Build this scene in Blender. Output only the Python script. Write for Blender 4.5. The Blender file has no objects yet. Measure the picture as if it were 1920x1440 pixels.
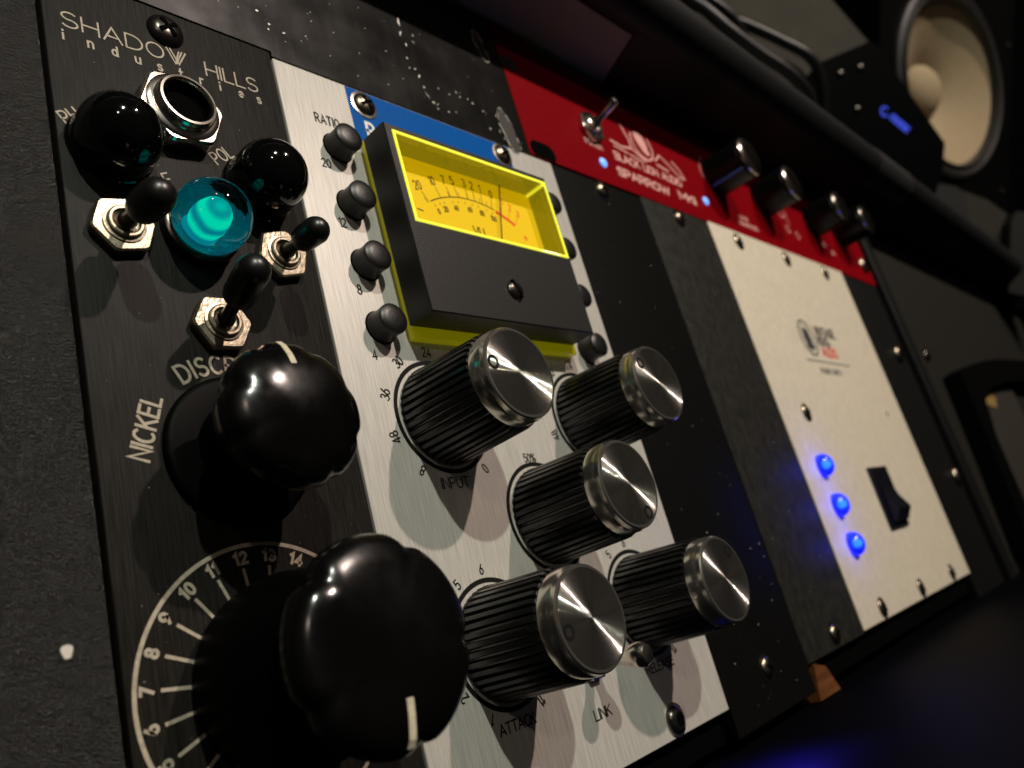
import bpy, bmesh, math, random
from mathutils import Vector, Matrix
random.seed(7)
sc = bpy.context.scene
COL = sc.collection
S = 0.001                                   # everything below is written in millimetres: x right, y up, z out of the rack


def W(x, y, z=0.0):
    return Vector((x * S, -z * S, y * S))


# ------------------------------------------------------------------ camera
cam_d = bpy.data.cameras.new('camera')
cam = bpy.data.objects.new('camera', cam_d)
COL.objects.link(cam)
sc.camera = cam
RT = (0.67101163, -0.26234313, 0.69348358)
UP = (-0.03768072, 0.9220368, 0.38526395)
FW = (0.74048873, 0.28464755, -0.60881214)
CP = (-37.62, -106.785, 95.356)
rt, up, bk = [W(*v).normalized() for v in (RT, UP, tuple(-a for a in FW))]
m = Matrix((rt, up, bk)).transposed().to_4x4()
m.translation = W(*CP)
cam.matrix_world = m
cam_d.sensor_width = 36
cam_d.lens = 1504.56 / 1920 * 36
cam_d.clip_start = 0.003
cam_d.clip_end = 20
cam_d.dof.use_dof = True
cam_d.dof.focus_distance = 0.122
cam_d.dof.aperture_fstop = 24

# ------------------------------------------------------------------ world, lamps, exposure
wd = bpy.data.worlds.new('World')
sc.world = wd
wd.use_nodes = True
wd.node_tree.nodes['Background'].inputs[0].default_value = (1.0, 0.93, 0.82, 1)
wd.node_tree.nodes['Background'].inputs[1].default_value = 0.014


def lamp(name, loc, energy, color, radius):
    d = bpy.data.lights.new(name, 'POINT')
    d.energy = energy
    d.color = color
    d.shadow_soft_size = radius
    o = bpy.data.objects.new(name, d)
    o.location = W(*loc)
    COL.objects.link(o)
    return o


lamp('ceiling_lamp_warm', (655, 1100, 1540), 98, (1.0, 0.82, 0.72), 0.022)
lamp('ceiling_lamp_neutral', (-236, 1086, 1540), 88, (0.90, 0.94, 0.82), 0.022)
lamp('ceiling_lamp_weak', (-640, 560, 1500), 7.0, (1.0, 0.85, 0.7), 0.03)
vs = sc.view_settings
vs.view_transform = 'Standard'
vs.look = 'None'
vs.exposure = 0
vs.gamma = 1
vs.use_curve_mapping = False


# ------------------------------------------------------------------ materials
def new_mat(name):
    mt = bpy.data.materials.new(name)
    mt.use_nodes = True
    return mt, mt.node_tree, mt.node_tree.nodes['Principled BSDF']


def add_noise_bump(nt, b, scale, strength, dist, stretch=(1, 1, 1), detail=3, vary=None, base=None, rough=None, voronoi=False):
    tc = nt.nodes.new('ShaderNodeTexCoord')
    mp = nt.nodes.new('ShaderNodeMapping')
    mp.inputs['Scale'].default_value = stretch
    nt.links.new(tc.outputs['Object'], mp.inputs['Vector'])
    n = nt.nodes.new('ShaderNodeTexNoise')
    n.inputs['Scale'].default_value = scale
    n.inputs['Detail'].default_value = detail
    nt.links.new(mp.outputs[0], n.inputs['Vector'])
    src = n.outputs['Fac']
    if strength:
        bp = nt.nodes.new('ShaderNodeBump')
        bp.inputs['Strength'].default_value = strength
        bp.inputs['Distance'].default_value = dist
        nt.links.new(src, bp.inputs['Height'])
        nt.links.new(bp.outputs[0], b.inputs['Normal'])
    if vary:
        r = nt.nodes.new('ShaderNodeMapRange')
        r.inputs[1].default_value = 0.3
        r.inputs[2].default_value = 0.7
        r.inputs[3].default_value = vary[0]
        r.inputs[4].default_value = vary[1]
        nt.links.new(src, r.inputs[0])
        mx = nt.nodes.new('ShaderNodeVectorMath')
        mx.operation = 'SCALE'
        mx.inputs[0].default_value = base
        nt.links.new(r.outputs[0], mx.inputs['Scale'])
        nt.links.new(mx.outputs[0], b.inputs['Base Color'])
    if rough:
        n2 = nt.nodes.new('ShaderNodeTexNoise')
        n2.inputs['Scale'].default_value = 90
        n2.inputs['Detail'].default_value = 6
        nt.links.new(tc.outputs['Object'], n2.inputs['Vector'])
        r2 = nt.nodes.new('ShaderNodeMapRange')
        r2.inputs[1].default_value = 0.35
        r2.inputs[2].default_value = 0.65
        r2.inputs[3].default_value = rough[0]
        r2.inputs[4].default_value = rough[1]
        nt.links.new(n2.outputs['Fac'], r2.inputs[0])
        nt.links.new(r2.outputs[0], b.inputs['Roughness'])
    return tc


def mat(name, base, rough=0.5, metal=0.0, spec=0.5, coat=0.0, bump=None, vary=None, rr=None, emit=None, estr=0.0, aniso=0.0, sheen=0):
    mt, nt, b = new_mat(name)
    b.inputs['Base Color'].default_value = (*base, 1)
    b.inputs['Roughness'].default_value = rough
    b.inputs['Metallic'].default_value = metal
    b.inputs['Specular IOR Level'].default_value = spec
    b.inputs['Coat Weight'].default_value = coat
    b.inputs['Coat Roughness'].default_value = 0.05
    if emit:
        b.inputs['Emission Color'].default_value = (*emit, 1)
        b.inputs['Emission Strength'].default_value = estr
    if bump or vary or rr:
        sc_, st, di, stre = bump or (200, 0, 0, (1, 1, 1))
        add_noise_bump(nt, b, sc_, st, di, stre, vary=vary, base=base, rough=rr)
    if aniso:
        b.inputs['Anisotropic'].default_value = aniso
    return mt


M = {}
VERT = (1, 1, 0.035)                        # brushing that runs up the panel
M['anodised'] = mat('brushed_black_anodised_metal', (0.0125, 0.0112, 0.0092), 0.5, 0.0, 0.09, bump=(4200, 0.6, 0.00003, VERT), vary=(0.4, 1.7))
M['silver'] = mat('brushed_silver_anodised_metal', (0.50, 0.475, 0.43), 0.45, 0.12, 0.3, bump=(3800, 0.6, 0.00004, VERT), vary=(0.82, 1.16))
M['psu_silver'] = mat('satin_silver_metal', (0.60, 0.53, 0.42), 0.55, 0.1, 0.3, bump=(1500, 0.15, 0.00004, (1, 1, 0.3)), vary=(0.88, 1.1))
M['black_blank'] = mat('satin_black_metal', (0.0032, 0.0032, 0.0026), 0.6, 0.0, 0.05, bump=(900, 0.2, 0.00003, (1, 1, 1)), vary=(0.8, 1.25))
M['grey_blank'] = mat('mottled_dark_grey_metal', (0.0145, 0.0138, 0.0112), 0.6, 0.0, 0.12, bump=(420, 0.2, 0.00004, (1, 1, 0.6)), vary=(0.6, 1.5))
M['strip'] = mat('worn_semi_gloss_black_metal', (0.0065, 0.0062, 0.0052), 0.25, 0.0, 0.35, bump=(2600, 0.14, 0.00002, VERT), vary=(0.7, 1.4), rr=(0.19, 0.27))
M['cheek'] = mat('coarse_black_textured_coat', (0.009, 0.008, 0.0068), 0.25, 0.0, 0.55, bump=(3000, 1.0, 0.0006, (1, 1, 1)))
M['dark_metal'] = mat('black_painted_steel', (0.0035, 0.0034, 0.003), 0.55, 0.0, 0.12, bump=(600, 0.3, 0.00005, (1, 1, 1)), vary=(0.8, 1.3))
M['board'] = mat('dark_grey_coated_board', (0.0105, 0.0098, 0.0078), 0.6, 0.0, 0.12, bump=(500, 0.5, 0.0001, (1, 1, 1)), vary=(0.7, 1.3))
M['red'] = mat('red_anodised_metal', (0.175, 0.0006, 0.0035), 0.5, 0.0, 0.03, bump=(1600, 0.2, 0.00003, (1, 1, 1)), vary=(0.85, 1.15))
M['bakelite'] = mat('glossy_black_bakelite', (0.002, 0.0018, 0.0016), 0.16, 0.0, 0.4, coat=0.0, rr=(0.13, 0.34), bump=(1400, 0.16, 0.00003, (1, 1, 1)))
M['skirt'] = mat('worn_satin_black_skirt', (0.0012, 0.0011, 0.001), 0.45, 0.0, 0.035, bump=(900, 0.3, 0.00003, (1, 1, 0.1)))
M['gloss_black'] = mat('glossy_black_plastic_lens', (0.002, 0.002, 0.002), 0.07, 0.0, 0.5)
M['rubber'] = mat('soft_black_vinyl', (0.006, 0.0055, 0.005), 0.33, 0.0, 0.5, bump=(900, 0.15, 0.00003, (1, 1, 1)))
M['button'] = mat('matte_black_button_plastic', (0.0055, 0.005, 0.0045), 0.38, 0.0, 0.4, bump=(2500, 0.6, 0.00003, (1, 1, 1)))
M['knob'] = mat('black_ribbed_knob_plastic', (0.006, 0.006, 0.0055), 0.3, 0.0, 0.8, rr=(0.22, 0.36))
M['meter'] = mat('fine_textured_black_plastic', (0.011, 0.0102, 0.009), 0.46, 0.0, 0.4, bump=(3200, 0.7, 0.00004, (1, 1, 1)))
M['black'] = mat('flat_black', (0.001, 0.001, 0.001), 0.8, 0.0, 0.02)
M['ink'] = mat('black_screen_print', (0.008, 0.0075, 0.007), 0.6, 0.0, 0.1)
M['engrave'] = mat('cream_screen_print', (0.42, 0.36, 0.27), 0.6, bump=(1600, 0, 0, (1, 1, 1)), vary=(0.7, 1.1))
M['cream'] = mat('cream_pointer_paint', (0.62, 0.56, 0.40), 0.45, bump=(1500, 0.3, 0.00005, (1, 1, 1)), vary=(0.75, 1.05))
M['pinkprint'] = mat('pale_pink_screen_print', (0.72, 0.36, 0.32), 0.55)
M['redink'] = mat('red_print', (0.65, 0.07, 0.05), 0.6)
M['greyink'] = mat('grey_print', (0.14, 0.14, 0.13), 0.6)
M['inkmid'] = mat('dark_grey_print', (0.035, 0.035, 0.037), 0.6)
M['blue'] = mat('blue_sticker', (0.0004, 0.085, 0.35), 0.45, 0.0, 0.05, bump=(1200, 0.1, 0.00003, (1, 1, 1)), vary=(0.92, 1.06))
M['white'] = mat('white_print', (0.7, 0.7, 0.7), 0.5)
M['whitepaint'] = mat('white_paint_fleck', (0.6, 0.55, 0.48), 0.5)
M['chrome'] = mat('chrome_plating', (0.72, 0.66, 0.58), 0.16, 1.0, rr=(0.10, 0.28))
M['nickel'] = mat('worn_nickel_plating', (0.34, 0.29, 0.215), 0.3, 1.0, rr=(0.2, 0.5), bump=(1300, 0.7, 0.0001, (1, 1, 1)))
M['blackscrew'] = mat('black_oxide_screw', (0.06, 0.052, 0.045), 0.25, 0.9)
M['darkscrew'] = mat('dull_screw_steel', (0.22, 0.185, 0.14), 0.28, 1.0)
M['bare'] = mat('bare_scraped_metal', (0.85, 0.80, 0.72), 0.35, 0.3)
M['worn'] = mat('grey_tape_under_slot', (0.03, 0.027, 0.023), 0.5, 0.1)
M['potcap'] = mat('polished_dark_metal', (0.42, 0.38, 0.33), 0.18, 1.0)
M['pot'] = mat('satin_black_aluminium_knob', (0.0035, 0.0035, 0.0035), 0.3, 0.0, 0.2)
M['indigo'] = mat('pale_blue_line_paint', (0.10, 0.30, 0.95), 0.4)
M['vinyl'] = mat('matte_black_tube_coat', (0.003, 0.003, 0.0032), 0.55, 0.0, 0.25)
M['collar'] = mat('dark_grey_collar_plastic', (0.012, 0.0115, 0.0115), 0.5)
M['tan'] = mat('brown_wood_laminate', (0.30, 0.30, 0.26), 0.6, bump=(120, 0.1, 0.0001, (0.1, 1, 1)), vary=(0.9, 1.1))
M['wood'] = mat('bare_orange_wood', (0.095, 0.034, 0.010), 0.6, 0.0, 0.1, bump=(500, 0.3, 0.0002, (0.12, 1, 1)), vary=(0.7, 1.3))
M['wall'] = mat('dim_grey_wall', (0.058, 0.051, 0.040), 0.8, 0.0, 0.1, bump=(60, 0.2, 0.0005, (1, 1, 1)), vary=(0.92, 1.08))
M['cable'] = mat('black_cable_rubber', (0.004, 0.004, 0.0045), 0.38, 0.0, 0.25)
M['cabinet'] = mat('black_speaker_vinyl', (0.0010, 0.0010, 0.0010), 0.6, 0.0, 0.03)
M['cone'] = mat('cream_paper_cone', (0.27, 0.205, 0.125), 0.75, 0.0, 0.1, bump=(300, 0.2, 0.0002, (1, 1, 1)), vary=(0.93, 1.06))
M['surround'] = mat('black_rubber_surround', (0.014, 0.013, 0.012), 0.4)
M['box'] = mat('black_device_case', (0.0010, 0.0010, 0.0012), 0.4, 0.0, 0.03)
M['desk'] = mat('black_desk_leather', (0.0016, 0.0016, 0.0024), 0.6, 0.0, 0.02, bump=(700, 0.2, 0.00005, (1, 1, 1)))
M['strapgrey'] = mat('grey_padded_cloth', (0.030, 0.027, 0.021), 0.8, 0.0, 0.1)
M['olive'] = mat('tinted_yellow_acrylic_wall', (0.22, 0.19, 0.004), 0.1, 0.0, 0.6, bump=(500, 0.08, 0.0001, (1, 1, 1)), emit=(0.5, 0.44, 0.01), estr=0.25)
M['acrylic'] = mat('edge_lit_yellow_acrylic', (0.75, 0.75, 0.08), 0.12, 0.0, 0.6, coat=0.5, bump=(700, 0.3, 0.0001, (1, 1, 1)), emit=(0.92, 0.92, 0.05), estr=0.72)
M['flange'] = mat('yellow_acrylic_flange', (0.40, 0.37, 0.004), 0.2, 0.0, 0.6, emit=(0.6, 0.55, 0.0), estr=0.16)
M['dial'] = mat('backlit_yellow_meter_card', (0.50, 0.36, 0.03), 0.6, 0.0, 0.2, emit=(0.95, 0.62, 0.0), estr=0.5)
M['dialink'] = mat('brown_meter_print', (0.10, 0.055, 0.01), 0.6)
M['dialred'] = mat('red_meter_print', (0.75, 0.09, 0.02), 0.6, emit=(0.9, 0.05, 0), estr=0.15)
M['rocker'] = mat('dark_rocker_plastic', (0.004, 0.004, 0.006), 0.35, 0.0, 0.3)
M['led_glow'] = mat('lit_blue_led', (0.0, 0.01, 0.5), 0.12, emit=(0.0, 0.003, 1.0), estr=0.9)
lb_ = M['led_glow'].node_tree.nodes['Principled BSDF']
lb_.inputs['Transmission Weight'].default_value = 0.5
lb_.inputs['Base Color'].default_value = (0.05, 0.12, 1.0, 1)
M['led_core'] = mat('lit_blue_led_core', (0.1, 0.3, 1.0), 0.2, emit=(0.03, 0.22, 1.0), estr=7.0)
M['led_small'] = mat('lit_pale_blue_led', (0.2, 0.4, 1), 0.3, emit=(0.13, 0.36, 1.0), estr=0.95)
M['screen_glow'] = mat('lit_blue_display_segments', (0, 0, 0), 0.3, emit=(0.07, 0.12, 1.0), estr=0.8)
M['foil'] = mat('dull_grey_latch_metal', (0.03, 0.027, 0.021), 0.45, 0.2)
M['label'] = mat('yellow_paper_label', (0.20, 0.12, 0.03), 0.6)

# spun aluminium: circular grooves give the radial fan of light
mt, nt, b = new_mat('spun_aluminium_cap')
b.inputs['Base Color'].default_value = (0.85, 0.80, 0.72, 1)
b.inputs['Metallic'].default_value = 1.0
b.inputs['Roughness'].default_value = 0.075
tc = nt.nodes.new('ShaderNodeTexCoord')


def vm(op, a=None, b_=None, fac=None):
    n = nt.nodes.new('ShaderNodeVectorMath')
    n.operation = op
    if a is not None:
        nt.links.new(a, n.inputs[0])
    if b_ is not None:
        nt.links.new(b_, n.inputs[1])
    if fac is not None:
        nt.links.new(fac, n.inputs['Scale'])
    return n


ln = vm('LENGTH', tc.outputs['Object'])
dr = vm('NORMALIZE', tc.outputs['Object'])
mu = nt.nodes.new('ShaderNodeMath')
mu.operation = 'MULTIPLY'
mu.inputs[1].default_value = 3.1e6
nt.links.new(ln.outputs['Value'], mu.inputs[0])
wn = nt.nodes.new('ShaderNodeTexWhiteNoise')       # slope of the turned groove at this radius
wn.noise_dimensions = '1D'
nt.links.new(mu.outputs[0], wn.inputs['W'])
mr = nt.nodes.new('ShaderNodeMapRange')
mr.inputs[3].default_value = -0.8
mr.inputs[4].default_value = 0.8
nt.links.new(wn.outputs['Value'], mr.inputs[0])
tilt = vm('SCALE', dr.outputs[0], fac=mr.outputs[0])
geo = nt.nodes.new('ShaderNodeNewGeometry')
sm = vm('ADD', geo.outputs['Normal'], tilt.outputs[0])
nn = vm('NORMALIZE', sm.outputs[0])
nt.links.new(nn.outputs[0], b.inputs['Normal'])
b2 = nt.nodes.new('ShaderNodeBsdfPrincipled')
b2.inputs['Base Color'].default_value = (0.40, 0.38, 0.34, 1)
b2.inputs['Metallic'].default_value = 0.9
b2.inputs['Roughness'].default_value = 0.24
nt.links.new(nn.outputs[0], b2.inputs['Normal'])
mxs = nt.nodes.new('ShaderNodeMixShader')
mxs.inputs[0].default_value = 0.3
nt.links.new(b.outputs[0], mxs.inputs[1])
nt.links.new(b2.outputs[0], mxs.inputs[2])
nt.links.new(mxs.outputs[0], nt.nodes['Material Output'].inputs['Surface'])
M['spun'] = mt
# turned rim of the knob caps
M['rim'] = mat('turned_aluminium_rim', (0.66, 0.62, 0.55), 0.2, 0.95, bump=(5200, 0.12, 0.00002, (1, 0.05, 1)))

# teal jewel glass
mt, nt, b = new_mat('teal_jewel_glass')
b.inputs['Base Color'].default_value = (0.0, 0.32, 0.42, 1)
b.inputs['Roughness'].default_value = 0.03
b.inputs['IOR'].default_value = 1.5
b.inputs['Transmission Weight'].default_value = 1.0
add_noise_bump(nt, b, 420, 0.12, 0.0004, (1, 1, 1))
M['jewel'] = mt
M['reflector'] = mat('jewel_facet_reflector', (0.01, 0.22, 0.26), 0.3, 0.6, bump=(500, 1.0, 0.0006, (1, 1, 1)), emit=(0.0, 0.26, 0.30), estr=0.22)  # faint emission stands in for light gathered behind the glass
# jewel core: streaks of light in the glass are put into its emission
mt, nt, b = new_mat('lit_faceted_lamp_core')
b.inputs['Base Color'].default_value = (0.0, 0.10, 0.12, 1)
b.inputs['Roughness'].default_value = 0.4
tc = nt.nodes.new('ShaderNodeTexCoord')
w1 = nt.nodes.new('ShaderNodeTexWave')                 # bright and dark bands painted into the glow
w1.bands_direction = 'Y'
w1.inputs['Scale'].default_value = 125
w1.inputs['Distortion'].default_value = 2.2
w1.inputs['Detail'].default_value = 2
w1.inputs['Detail Scale'].default_value = 1.5
nt.links.new(tc.outputs['Object'], w1.inputs['Vector'])
sx = nt.nodes.new('ShaderNodeSeparateXYZ')
nt.links.new(tc.outputs['Object'], sx.inputs[0])
hr = nt.nodes.new('ShaderNodeMapRange')              # glow painted brighter towards the tip
hr.inputs[1].default_value = -0.0025
hr.inputs[2].default_value = -0.0068
hr.inputs[3].default_value = -0.30
hr.inputs[4].default_value = 0.16
nt.links.new(sx.outputs['Y'], hr.inputs[0])
mm = nt.nodes.new('ShaderNodeMath')
nt.links.new(w1.outputs['Fac'], mm.inputs[0])
nt.links.new(hr.outputs[0], mm.inputs[1])
cr = nt.nodes.new('ShaderNodeValToRGB')
cr.color_ramp.elements[0].position = 0.0
cr.color_ramp.elements[0].color = (0.0, 0.30, 0.33, 1)
cr.color_ramp.elements[1].position = 0.85
cr.color_ramp.elements[1].color = (0.0, 1.0, 0.55, 1)
nt.links.new(mm.outputs[0], cr.inputs[0])
nt.links.new(cr.outputs[0], b.inputs['Emission Color'])
b.inputs['Emission Strength'].default_value = 1.15
M['bulb'] = mt


# ------------------------------------------------------------------ objects
def thing(name, label, cat, org, group=None):
    o = bpy.data.objects.new(name, None)
    o.empty_display_size = 0.01
    o.location = W(*org)
    o['label'] = label
    o['category'] = cat
    if group:
        o['group'] = group
    COL.objects.link(o)
    return o


def W0(parent):
    v = Vector((0, 0, 0))
    while parent is not None:
        v = v + parent.location
        parent = parent.parent
    return v


def part(name, V, F, material, parent=None, smooth=35, org=None, label=None):
    """one mesh object from millimetre vertices"""
    o0 = W(*org) if org else W0(parent)
    me = bpy.data.meshes.new(name)
    me.from_pydata([W(*v) - o0 for v in V], [], F)
    me.validate()
    bm = bmesh.new()
    bm.from_mesh(me)
    if len(F) < 60000:
        bmesh.ops.recalc_face_normals(bm, faces=bm.faces)
    bm.to_mesh(me)
    bm.free()
    me.materials.append(M[material])
    if smooth:
        me.shade_smooth()
        me.set_sharp_from_angle(angle=math.radians(smooth))
    o = bpy.data.objects.new(name, me)
    COL.objects.link(o)
    if parent:
        o.parent = parent
        if org:
            o.location = W(*org) - W0(parent)
    else:
        o.location = o0
    if label:
        o['label'] = label
    return o


def solo(name, label, cat, V, F, material, org, smooth=35, group=None):
    o = part(name, V, F, material, None, smooth, org)
    o['label'] = label
    o['category'] = cat
    if group:
        o['group'] = group
    return o


class G:
    """geometry collector"""
    def __init__(s):
        s.V = []
        s.F = []

    def add(s, V, F):
        k = len(s.V)
        s.V += [tuple(v) for v in V]
        s.F += [tuple(i + k for i in f) for f in F]
        return s


def box(x0, x1, y0, y1, z0, z1, c=0.0):
    """box with chamfered front edges"""
    if c <= 0:
        V = [(x0, y0, z0), (x1, y0, z0), (x1, y1, z0), (x0, y1, z0), (x0, y0, z1), (x1, y0, z1), (x1, y1, z1), (x0, y1, z1)]
        F = [(0, 3, 2, 1), (4, 5, 6, 7), (0, 1, 5, 4), (1, 2, 6, 5), (2, 3, 7, 6), (3, 0, 4, 7)]
        return V, F
    bm = bmesh.new()
    V, F = box(x0, x1, y0, y1, z0, z1)
    vv = [bm.verts.new(v) for v in V]
    for f in F:
        bm.faces.new([vv[i] for i in f])
    bmesh.ops.bevel(bm, geom=bm.edges[:], offset=c, segments=3, affect='EDGES', profile=0.5)
    bm.verts.index_update()
    R = [tuple(v.co) for v in bm.verts], [tuple(v.index for v in f.verts) for f in bm.faces]
    bm.free()
    return R


def lathe(cx, cy, prof, n=64, fn=None, cap0=True, cap1=True, ang0=0.0):
    """profile [(r, z)] turned about the z axis; fn(theta, r, z) -> r"""
    V, F = [], []
    for r, z in prof:
        for i in range(n):
            t = ang0 + 2 * math.pi * i / n
            q = fn(t, r, z) if fn else r
            V.append((cx + q * math.cos(t), cy + q * math.sin(t), z))
    for k in range(len(prof) - 1):
        for i in range(n):
            j = (i + 1) % n
            F.append((k * n + i, k * n + j, (k + 1) * n + j, (k + 1) * n + i))
    if cap0:
        F.append(tuple(range(n - 1, -1, -1)))
    if cap1:
        F.append(tuple(range((len(prof) - 1) * n, len(prof) * n)))
    return V, F


def axis_lathe(p0, p1, prof, n=24):
    """profile [(r, t)] turned about the axis p0 -> p1, t in mm from p0"""
    a = Vector(p0)
    d = (Vector(p1) - a).normalized()
    u = d.cross(Vector((0.3, 0.9, 0.2))).normalized()
    v = d.cross(u)
    V, F = [], []
    for r, t in prof:
        for i in range(n):
            w = 2 * math.pi * i / n
            V.append(tuple(a + d * t + (u * math.cos(w) + v * math.sin(w)) * r))
    for k in range(len(prof) - 1):
        for i in range(n):
            j = (i + 1) % n
            F.append((k * n + i, k * n + j, (k + 1) * n + j, (k + 1) * n + i))
    F.append(tuple(range(n - 1, -1, -1)))
    F.append(tuple(range((len(prof) - 1) * n, len(prof) * n)))
    return V, F


def tube(pts, r, n=12):
    V, F = [], []
    P = [Vector(p) for p in pts]
    for k, p in enumerate(P):
        d = (P[min(k + 1, len(P) - 1)] - P[max(k - 1, 0)]).normalized()
        u = d.cross(Vector((0.1, 0.2, 1))).normalized()
        v = d.cross(u)
        for i in range(n):
            w = 2 * math.pi * i / n
            V.append(tuple(p + (u * math.cos(w) + v * math.sin(w)) * r))
    for k in range(len(P) - 1):
        for i in range(n):
            j = (i + 1) % n
            F.append((k * n + i, k * n + j, (k + 1) * n + j, (k + 1) * n + i))
    F.append(tuple(range(n - 1, -1, -1)))
    F.append(tuple(range((len(P) - 1) * n, len(P) * n)))
    return V, F


def spline(ctrl, n=14):
    P = [Vector(c) for c in ctrl]
    P = [P[0] * 2 - P[1]] + P + [P[-1] * 2 - P[-2]]
    out = []
    for i in range(1, len(P) - 2):
        for k in range(n):
            t = k / n
            a, b, c, d = P[i - 1:i + 3]
            out.append(0.5 * ((2 * b) + (c - a) * t + (2 * a - 5 * b + 4 * c - d) * t * t + (3 * b - a - 3 * c + d) * t ** 3))
    out.append(P[-2])
    return out


def prism(poly, z0, z1):
    n = len(poly)
    V = [(x, y, z0) for x, y in poly] + [(x, y, z1) for x, y in poly]
    F = [tuple(range(n - 1, -1, -1)), tuple(range(n, 2 * n))]
    F += [(i, (i + 1) % n, n + (i + 1) % n, n + i) for i in range(n)]
    return V, F


# ------------------------------------------------------------------ single-stroke lettering
def arc(cx, cy, rx, ry, a0, a1, n=14):
    return [(cx + rx * math.cos(math.radians(a0 + (a1 - a0) * i / n)), cy + ry * math.sin(math.radians(a0 + (a1 - a0) * i / n))) for i in range(n + 1)]


GL = {
    'A': (.62, [[(0, 0), (.31, 1), (.62, 0)], [(.11, .33), (.51, .33)]]),
    'B': (.52, [[(0, 0), (0, 1), (.28, 1)] + arc(.28, .76, .2, .24, 90, -90)[1:] + [(0, .52)], [(.28, .52)] + arc(.28, .26, .24, .26, 90, -90)[1:] + [(0, 0)]]),
    'C': (.58, [arc(.32, .5, .32, .5, 50, 310)]),
    'D': (.58, [[(0, 0), (0, 1), (.2, 1)] + arc(.2, .5, .38, .5, 90, -90)[1:] + [(0, 0)]]),
    'E': (.46, [[(.46, 1), (0, 1), (0, 0), (.46, 0)], [(0, .52), (.4, .52)]]),
    'F': (.46, [[(.46, 1), (0, 1), (0, 0)], [(0, .52), (.4, .52)]]),
    'G': (.6, [arc(.32, .5, .32, .5, 50, 340) + [(.62, .48), (.36, .48)]]),
    'H': (.54, [[(0, 0), (0, 1)], [(.54, 0), (.54, 1)], [(0, .5), (.54, .5)]]),
    'I': (.02, [[(.01, 0), (.01, 1)]]),
    'K': (.52, [[(0, 0), (0, 1)], [(.5, 1), (0, .42)], [(.17, .6), (.52, 0)]]),
    'L': (.42, [[(0, 1), (0, 0), (.42, 0)]]),
    'M': (.66, [[(0, 0), (0, 1), (.33, .3), (.66, 1), (.66, 0)]]),
    'N': (.56, [[(0, 0), (0, 1), (.56, 0), (.56, 1)]]),
    'O': (.62, [arc(.31, .5, .31, .5, 90, 450, 24)]),
    'P': (.5, [[(0, 0), (0, 1), (.24, 1)] + arc(.24, .73, .25, .27, 90, -90)[1:] + [(0, .46)]]),
    'R': (.54, [[(0, 0), (0, 1), (.24, 1)] + arc(.24, .74, .25, .26, 90, -90)[1:] + [(0, .48)], [(.24, .48), (.54, 0)]]),
    'S': (.5, [arc(.26, .75, .24, .25, 40, 250, 10) + arc(.25, .26, .25, .26, 75, -150, 12)]),
    'T': (.54, [[(0, 1), (.54, 1)], [(.27, 1), (.27, 0)]]),
    'U': (.54, [[(0, 1), (0, .28)] + arc(.27, .28, .27, .28, 180, 360)[1:] + [(.54, 1)]]),
    'V': (.58, [[(0, 1), (.29, 0), (.58, 1)]]),
    'W': (.84, [[(0, 1), (.22, 0), (.42, .8), (.62, 0), (.84, 1)]]),
    'w': (.72, [[(0, 1), (.26, 0), (.46, .95)], [(.13, 1), (.40, .0), (.72, 1)], [(.30, .0), (.58, 1)]]),
    'Y': (.56, [[(0, 1), (.28, .48), (.56, 1)], [(.28, .48), (.28, 0)]]),
    '0': (.5, [arc(.25, .5, .25, .5, 90, 450, 22)]),
    '1': (.24, [[(0, .78), (.22, 1), (.22, 0)]]),
    '2': (.5, [arc(.25, .73, .24, .27, 165, -35, 12) + [(0, 0), (.5, 0)]]),
    '3': (.5, [arc(.24, .75, .22, .25, 150, -80, 12) + arc(.24, .26, .26, .26, 80, -150, 12)]),
    '4': (.54, [[(.38, 0), (.38, 1), (0, .28), (.54, .28)]]),
    '5': (.5, [[(.46, 1), (.06, 1), (.03, .56)] + arc(.24, .33, .26, .33, 120, -150, 14)]),
    '6': (.5, [[(.38, 1), (.06, .5)] + arc(.25, .3, .25, .3, 150, -200, 18)]),
    '7': (.48, [[(0, 1), (.48, 1), (.14, 0)]]),
    '8': (.5, [arc(.25, .75, .21, .25, 90, 450, 16), arc(.25, .26, .25, .26, 90, 450, 16)]),
    '9': (.5, [[(.12, 0), (.44, .5)] + arc(.25, .7, .25, .3, -30, 320, 18)]),
    '%': (.8, [arc(.16, .78, .15, .22, 90, 450, 12), arc(.64, .22, .15, .22, 90, 450, 12), [(.12, 0), (.68, 1)]]),
    '-': (.4, [[(0, .5), (.4, .5)]]),
    '+': (.5, [[(0, .5), (.5, .5)], [(.25, .22), (.25, .78)]]),
    '/': (.4, [[(0, 0), (.4, 1)]]),
    # lower case, small, for the spaced sub-title
    'i': (.05, [[(.02, 0), (.02, .62)], [(.02, .86), (.02, .95)]]),
    'n': (.4, [[(0, 0), (0, .66)], [(0, .4)] + arc(.2, .42, .2, .24, 180, 0, 8) + [(.4, 0)]]),
    'd': (.42, [arc(.2, .33, .2, .31, 0, 360, 14), [(.42, 1), (.42, 0)]]),
    'u': (.4, [[(0, .66), (0, .24)] + arc(.2, .24, .2, .24, 180, 360, 8) + [(.4, .66)], [(.4, .3), (.4, 0)]]),
    's': (.36, [arc(.18, .49, .17, .16, 30, 240, 8) + arc(.18, .17, .18, .17, 80, -150, 8)]),
    't': (.3, [[(.13, 1), (.13, .1), (.28, 0)], [(0, .66), (.3, .66)]]),
    'r': (.3, [[(0, 0), (0, .66)], [(0, .36)] + arc(.2, .4, .2, .24, 180, 60, 6)]),
    'e': (.4, [[(0, .34), (.4, .34)] + arc(.2, .33, .2, .31, 5, 310, 14)]),
    'a': (.42, [arc(.2, .33, .2, .31, 0, 360, 14), [(.42, .66), (.42, 0)]]),
}
_lay = [0]


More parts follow.
